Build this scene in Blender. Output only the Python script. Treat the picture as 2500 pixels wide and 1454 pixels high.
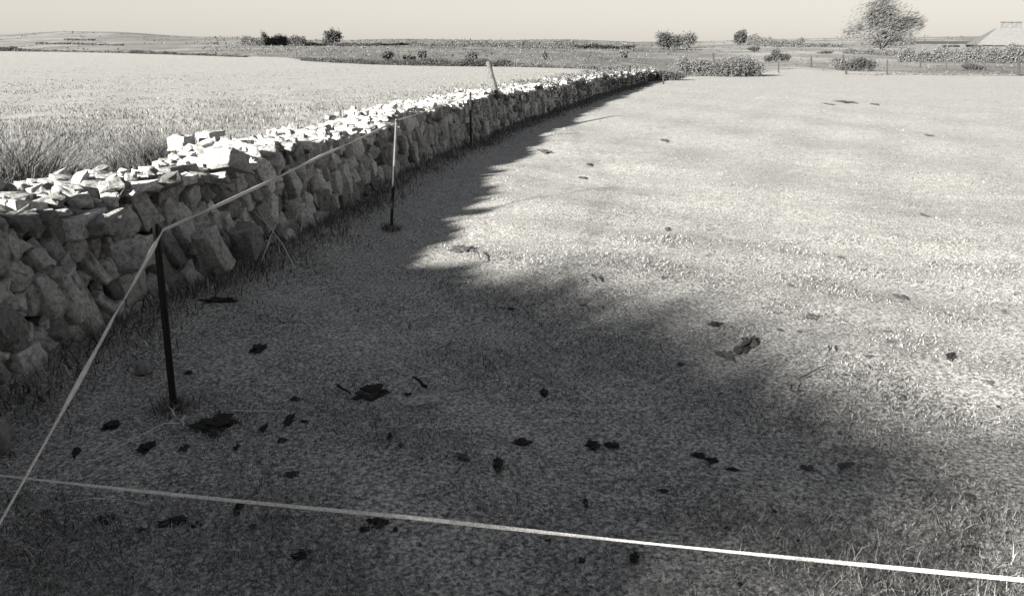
import bpy, bmesh, math, random
import numpy as np
from mathutils import Vector, Matrix, noise

R = math.radians
for o in list(bpy.data.objects): bpy.data.objects.remove(o)
scene = bpy.context.scene
COL = scene.collection
random.seed(7); rng = np.random.default_rng(7)

# ------------------------------------------------------------------ camera
EYE = 1.65; FPX = 2080.0; HOR = 112.0
PITCH = math.atan((727 - HOR) / FPX); CP, SP = math.cos(PITCH), math.sin(PITCH)
cam = bpy.data.cameras.new("camera"); cam.sensor_width = 36; cam.lens = 36 * FPX / 2500
cam.clip_start = 0.05; cam.clip_end = 9000
camo = bpy.data.objects.new("camera", cam); COL.objects.link(camo)
camo.location = (0, 0, EYE); camo.rotation_euler = (math.pi / 2 - PITCH, 0, 0)
scene.camera = camo

# ------------------------------------------------------------------ light
SUN_EL = R(16.3); DX, DY = 0.66, 0.75
_l = math.hypot(DX, DY); DX /= _l; DY /= _l          # the way the sunlight travels over the ground
TANE = math.tan(SUN_EL)
w = bpy.data.worlds.new("World"); scene.world = w; w.use_nodes = True
nt = w.node_tree; nt.nodes.clear()
out = nt.nodes.new("ShaderNodeOutputWorld"); bg = nt.nodes.new("ShaderNodeBackground")
sky = nt.nodes.new("ShaderNodeTexSky"); sky.sky_type = 'NISHITA'; sky.sun_disc = False
sky.sun_elevation = SUN_EL; sky.sun_rotation = math.atan2(-DX, -DY); sky.dust_density = 1.0
bw = nt.nodes.new("ShaderNodeRGBToBW"); tint = nt.nodes.new("ShaderNodeMix"); tint.data_type = 'RGBA'; tint.blend_type = 'MULTIPLY'
tint.inputs[0].default_value = 1
tc = nt.nodes.new("ShaderNodeTexCoord"); sep = nt.nodes.new("ShaderNodeSeparateXYZ"); rmp = nt.nodes.new("ShaderNodeValToRGB")
rmp.color_ramp.elements[0].position = 0.08; rmp.color_ramp.elements[0].color = (1.0, 0.943, 0.855, 1)
rmp.color_ramp.elements[1].position = 0.45; rmp.color_ramp.elements[1].color = (0.53, 0.56, 0.62, 1)
nt.links.new(tc.outputs['Generated'], sep.inputs[0]); nt.links.new(sep.outputs[2], rmp.inputs[0])
nt.links.new(sky.outputs[0], bw.inputs[0]); pw = nt.nodes.new('ShaderNodeMath'); pw.operation = 'POWER'; pw.inputs[1].default_value = 0.25; nt.links.new(bw.outputs[0], pw.inputs[0]); nt.links.new(pw.outputs[0], tint.inputs[6]); nt.links.new(rmp.outputs[0], tint.inputs[7])
nt.links.new(tint.outputs[2], bg.inputs[0]); nt.links.new(bg.outputs[0], out.inputs[0])
bg.inputs[1].default_value = 0.080
sl = bpy.data.lights.new("sun", 'SUN'); sl.energy = 5.0; sl.angle = R(2.0); sl.color = (1.0, 0.97, 0.91)
so = bpy.data.objects.new("sun", sl); COL.objects.link(so)
so.rotation_euler = Vector((DX * math.cos(SUN_EL), DY * math.cos(SUN_EL), -math.sin(SUN_EL))).to_track_quat('-Z', 'Y').to_euler()
so.location = (-20, -18, 20)
vs = scene.view_settings; vs.view_transform = 'Standard'; vs.look = 'None'; vs.gamma = 1; vs.use_curve_mapping = False
vs.exposure = 2.74

# ------------------------------------------------------------------ geometry of the place
def ray(px, py):
    a = (px - 1250) / FPX; b = (727 - py) / FPX
    return a, CP + b * SP, -SP + b * CP
def G(px, py, z=0.0):
    dx, dy, dz = ray(px, py); t = (z - EYE) / dz
    return dx * t, dy * t
def at_depth(px, py, Y):
    dx, dy, dz = ray(px, py); t = Y / dy
    return Vector((dx * t, Y, EYE + dz * t))
def elev(px, py):
    dx, dy, dz = ray(px, py); return math.atan2(dz, math.hypot(dx, dy))
def lerp_tab(tab, x): return float(np.interp(x, [p[0] for p in tab], [p[1] for p in tab]))
EDGE = [(-400, 124), (0, 126), (300, 130), (500, 136), (690, 140), (760, 150), (900, 157), (1000, 160), (1240, 163), (1400, 168), (1560, 178),
        (1660, 185), (1820, 186), (1890, 174), (1960, 168), (2030, 176), (2100, 183), (2500, 186), (2900, 188)]
SKYL = [(-400, 88), (0, 84), (150, 77), (300, 78), (450, 88), (600, 93), (800, 99), (950, 96), (1100, 97), (1250, 98), (1400, 98), (1550, 104),
        (1750, 102), (1900, 96), (2050, 92), (2250, 90), (2500, 88), (2900, 88)]
RSKY = [(-400, 950), (600, 800), (1500, 560), (2500, 480)]
def px_of_az(a): return 1250 + FPX * 1.042 * math.tan(max(-0.62, min(0.66, a)))
def prof(a):
    px = px_of_az(a); ee = elev(px, lerp_tab(EDGE, px)); es = elev(px, lerp_tab(SKYL, px))
    return ee, es, EYE / math.tan(-ee), lerp_tab(RSKY, px)
def hill_pt(px, py):
    """the point of the far slopes seen at a picture position (or of the flat ground)"""
    dx, dy, dz = ray(px, py); a = math.atan2(dx, dy); e = math.atan2(dz, math.hypot(dx, dy))
    ee, es, r0, r1 = prof(a)
    if e <= ee:
        x, y = G(px, py); return Vector((x, y, 0))
    t = min(1.0, (e - ee) / (es - ee)); r = r0 * (r1 / r0) ** t
    return Vector((r * math.sin(a), r * math.cos(a), EYE + r * math.tan(ee + (es - ee) * t)))
def gz(x, y):
    """gentle unevenness of the pasture"""
    x = np.asarray(x, float); y = np.asarray(y, float); r = np.hypot(x, y)
    h = (0.018 * np.sin(1.9 * x + 0.7 * y + 1.0) + 0.016 * np.sin(-1.1 * x + 2.3 * y) + 0.010 * np.sin(4.1 * x - 1.7 * y + 2) + 0.008 * np.sin(2.7 * x + 4.9 * y)
         + 0.014 * np.sin(0.6 * x - 0.45 * y + 0.5))
    return h * np.clip(1 - (r - 20) / 25, 0, 1)

# ------------------------------------------------------------------ materials
def new_mat(name, rough=0.9, spec=0.2):
    m = bpy.data.materials.new(name); m.use_nodes = True
    b = m.node_tree.nodes['Principled BSDF']; b.inputs['Roughness'].default_value = rough
    b.inputs['Specular IOR Level'].default_value = spec
    return m, m.node_tree, b
def ramp(n, stops):
    r = n.nodes.new("ShaderNodeValToRGB"); el = r.color_ramp.elements
    while len(el) < len(stops): el.new(0.5)
    for e, (p, c) in zip(el, stops):
        e.position = p; e.color = (c[0], c[1], c[2], 1) if isinstance(c, tuple) else (c * 1.005, c, c * 0.985, 1)
    return r
def tex(n, scale, detail=3, rough=0.6, vec=None, dist=0.0):
    t = n.nodes.new("ShaderNodeTexNoise"); t.inputs['Scale'].default_value = scale; t.inputs['Detail'].default_value = detail
    t.inputs['Roughness'].default_value = rough; t.inputs['Distortion'].default_value = dist
    if vec: n.links.new(vec, t.inputs['Vector'])
    return t
def objco(n, scale=None):
    t = n.nodes.new("ShaderNodeTexCoord")
    if not scale: return t.outputs['Object']
    mp = n.nodes.new("ShaderNodeMapping"); mp.inputs['Scale'].default_value = scale
    n.links.new(t.outputs['Object'], mp.inputs['Vector']); return mp.outputs[0]
def mixc(n, a, b, f, mode='MULTIPLY'):
    m = n.nodes.new("ShaderNodeMix"); m.data_type = 'RGBA'; m.blend_type = mode
    if isinstance(f, float): m.inputs[0].default_value = f
    else: n.links.new(f, m.inputs[0])
    for i, s in ((6, a), (7, b)):
        if isinstance(s, (float, tuple)): m.inputs[i].default_value = (s, s, s, 1) if isinstance(s, float) else s
        else: n.links.new(s, m.inputs[i])
    return m.outputs[2]
def bump(n, b, h, strength=0.5, dist=0.02):
    u = n.nodes.new("ShaderNodeBump"); u.inputs['Strength'].default_value = strength; u.inputs['Distance'].default_value = dist
    n.links.new(h, u.inputs['Height']); n.links.new(u.outputs[0], b.inputs['Normal'])
def noise_mat(name, lo, hi, scale=8, detail=5, rough=0.95, bs=0.6, bd=0.02, spec=0.15, p0=0.3, p1=0.7):
    m, t, b = new_mat(name, rough, spec); co = objco(t); x = tex(t, scale, detail, 0.65, co)
    r = ramp(t, [(p0, lo), (p1, hi)]); t.links.new(x.outputs[0], r.inputs[0]); t.links.new(r.outputs[0], b.inputs['Base Color'])
    x2 = tex(t, scale * 4, 4, 0.7, co); bump(t, b, x2.outputs[0], bs, bd)
    return m
def island_mat(name, stops, patch=None, trans=0.0):
    m, t, b = new_mat(name, 0.85, 0.15)
    g = t.nodes.new("ShaderNodeNewGeometry"); r = ramp(t, stops); t.links.new(g.outputs['Random Per Island'], r.inputs[0])
    c = r.outputs[0]
    if patch:
        x = tex(t, patch[0], 3, 0.6, objco(t)); q = ramp(t, [(0.35, patch[1]), (0.65, patch[2])]); t.links.new(x.outputs[0], q.inputs[0])
        c = mixc(t, c, q.outputs[0], 1.0)
    t.links.new(c, b.inputs['Base Color'])
    return m

def ground_mat():
    m, t, b = new_mat("pasture_turf", 0.95, 0.1); co = objco(t)
    f = tex(t, 55, 4, 0.75, co); r1 = ramp(t, [(0.34, 0.03), (0.47, 0.17), (0.62, 0.42)]); t.links.new(f.outputs[0], r1.inputs[0])
    md = tex(t, 7, 5, 0.7, co, 0.6); r2 = ramp(t, [(0.30, 0.72), (0.55, 1.0), (0.7, 1.08)]); t.links.new(md.outputs[0], r2.inputs[0])
    lg = tex(t, 0.45, 6, 0.65, objco(t, (0.6, 1.6, 1)), 0.8); r3 = ramp(t, [(0.32, 0.94), (0.6, 1.03)]); t.links.new(lg.outputs[0], r3.inputs[0])
    c = mixc(t, mixc(t, r1.outputs[0], r2.outputs[0], 1.0), r3.outputs[0], 1.0)
    t.links.new(c, b.inputs['Base Color']); bump(t, b, f.outputs[0], 0.5, 0.012)
    return m
def hill_mat():
    m, t, b = new_mat("rough_hillside", 0.95, 0.1); co = objco(t)
    a = tex(t, 1.0, 6, 0.7, objco(t, (0.05, 0.012, 0.02)), 0.6); r1 = ramp(t, [(0.30, 0.055), (0.48, 0.10), (0.70, 0.17)]); t.links.new(a.outputs[0], r1.inputs[0])
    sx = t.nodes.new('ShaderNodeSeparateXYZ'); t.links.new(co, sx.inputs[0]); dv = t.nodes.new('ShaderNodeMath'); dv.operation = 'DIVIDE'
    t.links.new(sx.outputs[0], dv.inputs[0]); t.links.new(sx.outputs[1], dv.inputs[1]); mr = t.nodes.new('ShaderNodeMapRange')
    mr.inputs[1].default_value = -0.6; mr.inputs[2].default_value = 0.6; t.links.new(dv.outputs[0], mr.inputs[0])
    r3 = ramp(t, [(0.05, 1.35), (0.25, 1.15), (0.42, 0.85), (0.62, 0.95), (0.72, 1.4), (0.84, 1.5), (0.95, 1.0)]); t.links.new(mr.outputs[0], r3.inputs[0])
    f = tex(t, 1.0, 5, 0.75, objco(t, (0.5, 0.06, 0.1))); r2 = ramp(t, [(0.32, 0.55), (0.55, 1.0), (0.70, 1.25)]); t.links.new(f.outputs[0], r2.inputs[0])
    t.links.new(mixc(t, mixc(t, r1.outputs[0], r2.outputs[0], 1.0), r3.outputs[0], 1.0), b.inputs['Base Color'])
    return m
def stone_mat():
    m, t, b = new_mat("lichened_stone", 0.92, 0.2); co = objco(t)
    oi = t.nodes.new("ShaderNodeObjectInfo"); gi = t.nodes.new("ShaderNodeNewGeometry")
    ad = t.nodes.new("ShaderNodeMath"); ad.operation = 'ADD'; t.links.new(oi.outputs['Random'], ad.inputs[0]); t.links.new(gi.outputs['Random Per Island'], ad.inputs[1])
    fr = t.nodes.new("ShaderNodeMath"); fr.operation = 'FRACT'; t.links.new(ad.outputs[0], fr.inputs[0])
    base = ramp(t, [(0.0, 0.12), (0.3, 0.25), (0.7, 0.36), (1.0, 0.46)]); t.links.new(fr.outputs[0], base.inputs[0])
    geo = t.nodes.new('ShaderNodeNewGeometry'); x = tex(t, 34, 8, 0.8, geo.outputs['Position'], 0.3); r = ramp(t, [(0.34, 0.25), (0.48, 0.9), (0.64, 1.4)]); t.links.new(x.outputs[0], r.inputs[0])
    t.links.new(mixc(t, base.outputs[0], r.outputs[0], 1.0), b.inputs['Base Color'])
    x2 = tex(t, 40, 6, 0.75, geo.outputs["Position"]); bump(t, b, x2.outputs[0], 1.0, 0.02)
    return m
M = dict(ground=ground_mat(), hill=hill_mat(), stone=stone_mat(),
    pale_stone=noise_mat("bleached_stone", 0.10, 0.24, 22, 6),
    core=noise_mat("earth_rubble_gap_shade", 0.02, 0.07, 12, 6, bs=0.9, bd=0.04),
    dung=noise_mat("dark_dung", 0.006, 0.030, 70, 5, bs=0.7, bd=0.006),
    clod=noise_mat("grey_clod", 0.03, 0.07, 40, 5, bs=0.7, bd=0.006),
    twig=noise_mat("dry_twig", 0.02, 0.05, 60, 3),
    straw=noise_mat("bleached_straw", 0.35, 0.6, 60, 3),
    black=noise_mat("black_plastic", 0.008, 0.016, 30, 3, rough=0.55, bs=0.1, bd=0.002, spec=0.3),
    lit_tone_plastic=noise_mat("plastic_painted_sunlit", 0.05, 0.10, 25, 4, rough=0.7, bs=0.2, bd=0.003),  # post plastic with sunlight put into its colour
    wood=noise_mat("weathered_wood", 0.03, 0.085, 14, 6, bs=0.6, bd=0.01),
    dark_wood=noise_mat("dark_wood", 0.015, 0.035, 14, 5, bs=0.6, bd=0.01),
    roof=noise_mat("pale_roof_sheet", 0.09, 0.115, 3, 4, bs=0.2),
    slate=noise_mat("grey_slate", 0.06, 0.10, 3, 4, bs=0.3),
    render=noise_mat("grey_render", 0.05, 0.08, 1.5, 5, bs=0.3),
    dark=noise_mat("dark_opening", 0.01, 0.02, 3, 2),
    bark=noise_mat("bark", 0.03, 0.07, 14, 5, bs=0.8),
    leaf=island_mat("dark_foliage", [(0, 0.022), (0.6, 0.034), (1, 0.045)]),
    leaf_soft=island_mat("grey_foliage", [(0, 0.04), (0.6, 0.056), (1, 0.075)]),
    leaf_pale=island_mat("pale_foliage", [(0, 0.045), (0.6, 0.07), (1, 0.10)]),
    blade=island_mat("pasture_grass", [(0, 0.02), (0.3, 0.07), (0.6, 0.17), (0.88, 0.25), (1, 0.34)], (2.2, 0.62, 1.2)),
    blade_far=island_mat('sunlit_grass', [(0, 0.08), (0.4, 0.14), (0.8, 0.21), (1, 0.28)], (1.2, 0.85, 1.1)),
    long=island_mat("long_grass", [(0, 0.05), (0.5, 0.085), (0.9, 0.12), (1, 0.18)], (0.8, 0.8, 1.1)),
    weed_dark=island_mat('dark_weeds', [(0, 0.02), (0.6, 0.045), (1, 0.10)]),
    weed=island_mat("wall_weeds", [(0, 0.03), (0.5, 0.11), (0.9, 0.22), (1, 0.4)], (2.0, 0.7, 1.1)),
)
def tape_mat():
    m, t, b = new_mat("white_fence_tape", 0.7, 0.3); co = objco(t)
    v = t.nodes.new("ShaderNodeTexVoronoi"); v.inputs['Scale'].default_value = 230; t.links.new(co, v.inputs['Vector'])
    r = ramp(t, [(0.05, 0.60), (0.75, 0.32)]); t.links.new(v.outputs['Distance'], r.inputs[0])
    x = tex(t, 20, 4, 0.7, co); r2 = ramp(t, [(0.3, 0.85), (0.6, 1.0)]); t.links.new(x.outputs[0], r2.inputs[0])
    t.links.new(mixc(t, r.outputs[0], r2.outputs[0], 1.0), b.inputs['Base Color']); bump(t, b, v.outputs['Distance'], 0.6, 0.002)
    return m
M['tape'] = tape_mat()

# ------------------------------------------------------------------ object helpers
def tag(o, label=None, cat=None, group=None, kind=None):
    if label: o['label'] = label
    if cat: o['category'] = cat
    if group: o['group'] = group
    if kind: o['kind'] = kind
    return o
def np_mesh(name, V, faces_flat, loop_tot, smooth=False):
    me = bpy.data.meshes.new(name); V = np.ascontiguousarray(V, dtype=np.float32)
    lt = np.asarray(loop_tot, np.int32); fl = np.asarray(faces_flat, np.int32)
    me.vertices.add(len(V)); me.vertices.foreach_set("co", V.ravel())
    me.loops.add(len(fl)); me.loops.foreach_set("vertex_index", fl)
    me.polygons.add(len(lt)); me.polygons.foreach_set("loop_start", np.concatenate([[0], np.cumsum(lt)[:-1]]).astype(np.int32))
    me.polygons.foreach_set("loop_total", lt)
    if smooth: me.polygons.foreach_set("use_smooth", np.ones(len(lt), bool))
    me.update(calc_edges=True); return me
def link(name, me, mat, parent=None, loc=None, mw=None):
    o = bpy.data.objects.new(name, me); COL.objects.link(o)
    if me and mat and not me.materials: me.materials.append(mat)
    if parent: o.parent = parent
    if loc is not None: o.location = loc
    return o
def empty(name, loc, label, cat, group=None):
    o = bpy.data.objects.new(name, None); COL.objects.link(o); o.location = loc; o.empty_display_size = 0.1
    return tag(o, label, cat, group)
def bm_obj(name, bm, mat, parent=None, loc=None, smooth=False):
    me = bpy.data.meshes.new(name); bm.normal_update(); bm.to_mesh(me); bm.free()
    if smooth: me.polygons.foreach_set("use_smooth", np.ones(len(me.polygons), bool))
    return link(name, me, mat, parent, loc)
def tube(bm, pts, radii, n=7, cap=True):
    pts = [Vector(p) for p in pts]; rings = []
    for i, p in enumerate(pts):
        d = (pts[min(i + 1, len(pts) - 1)] - pts[max(i - 1, 0)]).normalized()
        u = d.orthogonal().normalized() if i == 0 else (u - d * u.dot(d)).normalized()
        v = d.cross(u); r = radii[i] if hasattr(radii, '__len__') else radii
        rings.append([bm.verts.new(p + (u * math.cos(2 * math.pi * k / n) + v * math.sin(2 * math.pi * k / n)) * r) for k in range(n)])
    for a, b in zip(rings, rings[1:]):
        for k in range(n): bm.faces.new((a[k], a[(k + 1) % n], b[(k + 1) % n], b[k]))
    if cap: bm.faces.new(rings[0][::-1]); bm.faces.new(rings[-1])
def box(bm, c, s, rot=None, bev=0.0):
    r = bmesh.ops.create_cube(bm, size=1); vs_ = r['verts']
    mt = Matrix.Translation(c) @ (rot.to_4x4() if rot else Matrix()) @ Matrix.Diagonal((*s, 1))
    bmesh.ops.transform(bm, matrix=mt, verts=vs_)
    if bev:
        es = {e for v in vs_ for e in v.link_edges}
        bmesh.ops.bevel(bm, geom=list(es), offset=bev, segments=2, affect='EDGES')
def blades(name, P, h, wd, lean, mat, spread=1.0, **tags):
    """many grass blades as one mesh; P (n,3) roots"""
    n = len(P); az = rng.uniform(0, 2 * np.pi, n); la = rng.uniform(0, 2 * np.pi, n)
    side = np.stack([np.cos(az), np.sin(az), np.zeros(n)], 1) * (wd / 2)[:, None]
    L = np.stack([np.cos(la), np.sin(la), np.zeros(n)], 1) * (h * lean * rng.uniform(0.3, 1.2, n))[:, None]
    up = np.stack([np.zeros(n), np.zeros(n), h], 1)
    V = np.stack([P - side, P + side, P + side * .8 + up * .55 + L * .35, P - side * .8 + up * .55 + L * .35, P + up * (1 - 0.25 * lean) + L], 1).reshape(-1, 3)
    b = (np.arange(n) * 5)[:, None]
    F = (b + np.array([[0, 1, 2, 3, 3, 2, 4]])).ravel()
    return link(name, np_mesh(name, V, F, np.tile([4, 3], n)), mat)
def leaf_mesh(name, P, size, dirs=None, aspect=0.55):
    n = len(P); d = rng.normal(size=(n, 3)) if dirs is None else dirs + rng.normal(size=(n, 3)) * 0.22
    d /= np.linalg.norm(d, axis=1)[:, None]; q = rng.normal(size=(n, 3)); s = np.cross(d, q); s /= np.linalg.norm(s, axis=1)[:, None]
    a = d * (size / 2)[:, None]; s = s * (size * aspect / 2)[:, None]
    V = np.stack([P - a, P + s, P + a, P - s], 1).reshape(-1, 3)
    return np_mesh(name, V, np.arange(4 * n), np.full(n, 4))
def lobes_points(lobes, n, edge=0.55):
    """random points in ellipsoids (cx,cy,cz,rx,ry,rz), denser near the shell, with ragged clumps"""
    vol = np.array([l[3] * l[4] * l[5] for l in lobes]) ** 0.7; k = rng.choice(len(lobes), n, p=vol / vol.sum()); L = np.array(lobes)[k]
    d = rng.normal(size=(n, 3)); d /= np.linalg.norm(d, axis=1)[:, None]
    r = rng.uniform(0, 1, n) ** edge * (1 + 0.16 * rng.normal(size=n).clip(-1, 2))
    ph = 3 * d[:, 0] + 4 * d[:, 1] + 5 * d[:, 2] + k * 1.7
    r *= 0.86 + 0.16 * np.sin(2.3 * ph) * np.cos(3.1 * d[:, 2] * 2 + k)
    return L[:, :3] + d * r[:, None] * L[:, 3:]

# ------------------------------------------------------------------ ground and hills
def build_ground():
    NA = 480; az = np.linspace(-math.pi, math.pi, NA, endpoint=False); pr = [prof(a) for a in az]
    R0 = np.array([p[2] for p in pr]); NR = 170
    V = [[0, 0, float(gz(0, 0))]]; rings = []
    for j in range(NR):
        t = (j + 1) / NR; rr = 0.3 * (R0 / 0.3) ** t if j else np.full(NA, 0.3)
        x, y = rr * np.sin(az), rr * np.cos(az); rings.append(np.stack([x, y, gz(x, y)], 1))
    V = np.concatenate([np.array(V)] + rings); F = []; T = []
    i = np.arange(NA); k = (i + 1) % NA
    F.append(np.stack([np.zeros(NA, int), 1 + i, 1 + k], 1).ravel()); T.append(np.full(NA, 3))
    for j in range(NR - 1):
        a = 1 + j * NA; b = a + NA
        F.append(np.stack([a + i, b + i, b + k, a + k], 1).ravel()); T.append(np.full(NA, 4))
    g = link("ground", np_mesh("ground", V, np.concatenate(F), np.concatenate(T), True), M['ground'])
    tag(g, "pale close cropped pasture stretching from the wall to the far fence", "pasture", kind="structure")
    # hills: from the field edge up to the skyline, then gently down behind it
    rings = []; NT = 60
    for j in range(NT + 8):
        row = []
        for a, (ee, es, r0, r1) in zip(az, pr):
            if j <= NT:
                t = j / NT; r = r0 * (r1 / r0) ** t; z = EYE + r * math.tan(ee + (es - ee) * t)
                z += 0.0025 * r * (noise.noise(Vector((r * math.sin(a) * .012, r * math.cos(a) * .012, 3))) * 0.6) * t
            else:
                s = (j - NT) / 8; r = r1 * (1 + s * s * 5); z = (EYE + r1 * math.tan(es)) * (1 - 1.4 * s)
            row.append((r * math.sin(a), r * math.cos(a), z - (0.004 if j == 0 else 0)))
        rings.append(row)
    V = np.array(rings).reshape(-1, 3); F = []
    for j in range(NT + 7):
        a = j * NA; b = a + NA; F.append(np.stack([a + i, b + i, b + k, a + k], 1).ravel())
    F = np.concatenate(F)
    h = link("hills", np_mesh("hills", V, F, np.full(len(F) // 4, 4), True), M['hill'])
    tag(h, "low grey rough hillsides rising beyond the fields to the skyline", "hills", kind="structure")
build_ground()

# ------------------------------------------------------------------ dry stone wall
BASE = [(-3.3, -3.0), (-3.05, 0.0), (-2.78, 2.4), (-2.58, 3.9), (-2.36, 5.3), (-2.08, 6.4), (-1.80, 8.3), (-1.50, 10.9), (-0.70, 15.2), (0.50, 20.5), (2.69, 28.7), (5.3, 38.0), (7.6, 45.0)]
def spline(P, step=0.05):
    P = [Vector((*p, 0)) for p in P]; outp = []
    for i in range(len(P) - 1):
        p0, p1, p2, p3 = P[max(i - 1, 0)], P[i], P[i + 1], P[min(i + 2, len(P) - 1)]
        n = max(2, int((p2 - p1).length / step))
        for k in range(n):
            t = k / n
            outp.append(0.5 * ((2 * p1) + (-p0 + p2) * t + (2 * p0 - 5 * p1 + 4 * p2 - p3) * t * t + (-p0 + 3 * p1 - 3 * p2 + p3) * t ** 3))
    outp.append(P[-1]); return outp
WP = spline(BASE)
WS = [0.0]
for a, b in zip(WP, WP[1:]): WS.append(WS[-1] + (b - a).length)
WLEN = WS[-1]
WXY = np.array([(p.x, p.y) for p in WP]); WSA = np.array(WS)
def wall_frame(s):
    x = float(np.interp(s, WSA, WXY[:, 0])); y = float(np.interp(s, WSA, WXY[:, 1]))
    e = 0.15; x2 = float(np.interp(s + e, WSA, WXY[:, 0])); y2 = float(np.interp(s + e, WSA, WXY[:, 1]))
    x1 = float(np.interp(s - e, WSA, WXY[:, 0])); y1 = float(np.interp(s - e, WSA, WXY[:, 1]))
    t = Vector((x2 - x1, y2 - y1, 0)).normalized(); return Vector((x, y, 0)), t, Vector((-t.y, t.x, 0))   # left normal points away from the pasture
def s_of_y(y): return float(np.interp(y, WXY[:, 1], WSA))
def wall_h(s): 
    y = wall_frame(s)[0].y
    k = max(0, min(1, (4.15 - y) / 0.9)); k = k * k * (3 - 2 * k)  # out of view the wall is raised so its shadow reaches farther
    k2 = max(0, min(1, (6.4 - y) / 1.4)); return 0.68 + 0.07 * k2 + 0.27 * k + 0.04 * math.sin(s * 1.3) + 0.03 * math.sin(s * 3.1) - 0.10 * max(0, min(1, (y - 15) / 8)) - 0.20 * max(0, min(1, (y - 30) / 14))
WALL_W = 0.95
def rock(seed, dims, rough=0.12, cuts=1):
    """angular stone: convex hull of jittered box points, split and roughened"""
    rd = random.Random(seed); bm = bmesh.new(); d = Vector(dims) / 2
    for sx in (-1, 1):
        for sy in (-1, 1):
            for sz in (-1, 1):
                for _ in range(2):
                    bm.verts.new((sx * d.x * rd.uniform(0.62, 1.0), sy * d.y * rd.uniform(0.6, 1.0), sz * d.z * rd.uniform(0.6, 1.0)))
    for k in range(3):
        for sg in (-1, 1):
            v = [rd.uniform(-.4, .4) * q for q in d]; v[k] = sg * d[k]; bm.verts.new(v)
    h = bmesh.ops.convex_hull(bm, input=bm.verts[:]); bmesh.ops.delete(bm, geom=list({g for g in h['geom_interior'] + h['geom_unused'] if isinstance(g, bmesh.types.BMVert)}), context='VERTS')
    bmesh.ops.bevel(bm, geom=bm.edges[:], offset=min(d) * 0.16, segments=1, affect='EDGES', clamp_overlap=True)
    bmesh.ops.triangulate(bm, faces=bm.faces[:])
    bmesh.ops.subdivide_edges(bm, edges=bm.edges[:], cuts=cuts, use_grid_fill=True)
    bmesh.ops.smooth_vert(bm, verts=bm.verts[:], factor=.5, use_axis_x=True, use_axis_y=True, use_axis_z=True)
    m = min(dims)
    for v in bm.verts:
        p = v.co * (2.2 / m) + Vector((seed * 3.1, 0, 0))
        v.co += v.co.normalized() * m * rough * (noise.noise(p) + 0.5 * noise.noise(p * 2.7))
    bm.normal_update(); return bm
ROCKS = []
for i in range(14):
    bm = rock(100 + i, (1, 0.8, 1), 0.16, 1); me = bpy.data.meshes.new("stone"); bm.to_mesh(me); bm.free(); me.polygons.foreach_set("use_smooth", np.ones(len(me.polygons), bool)); me.materials.append(M['stone']); ROCKS.append(me)

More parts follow.
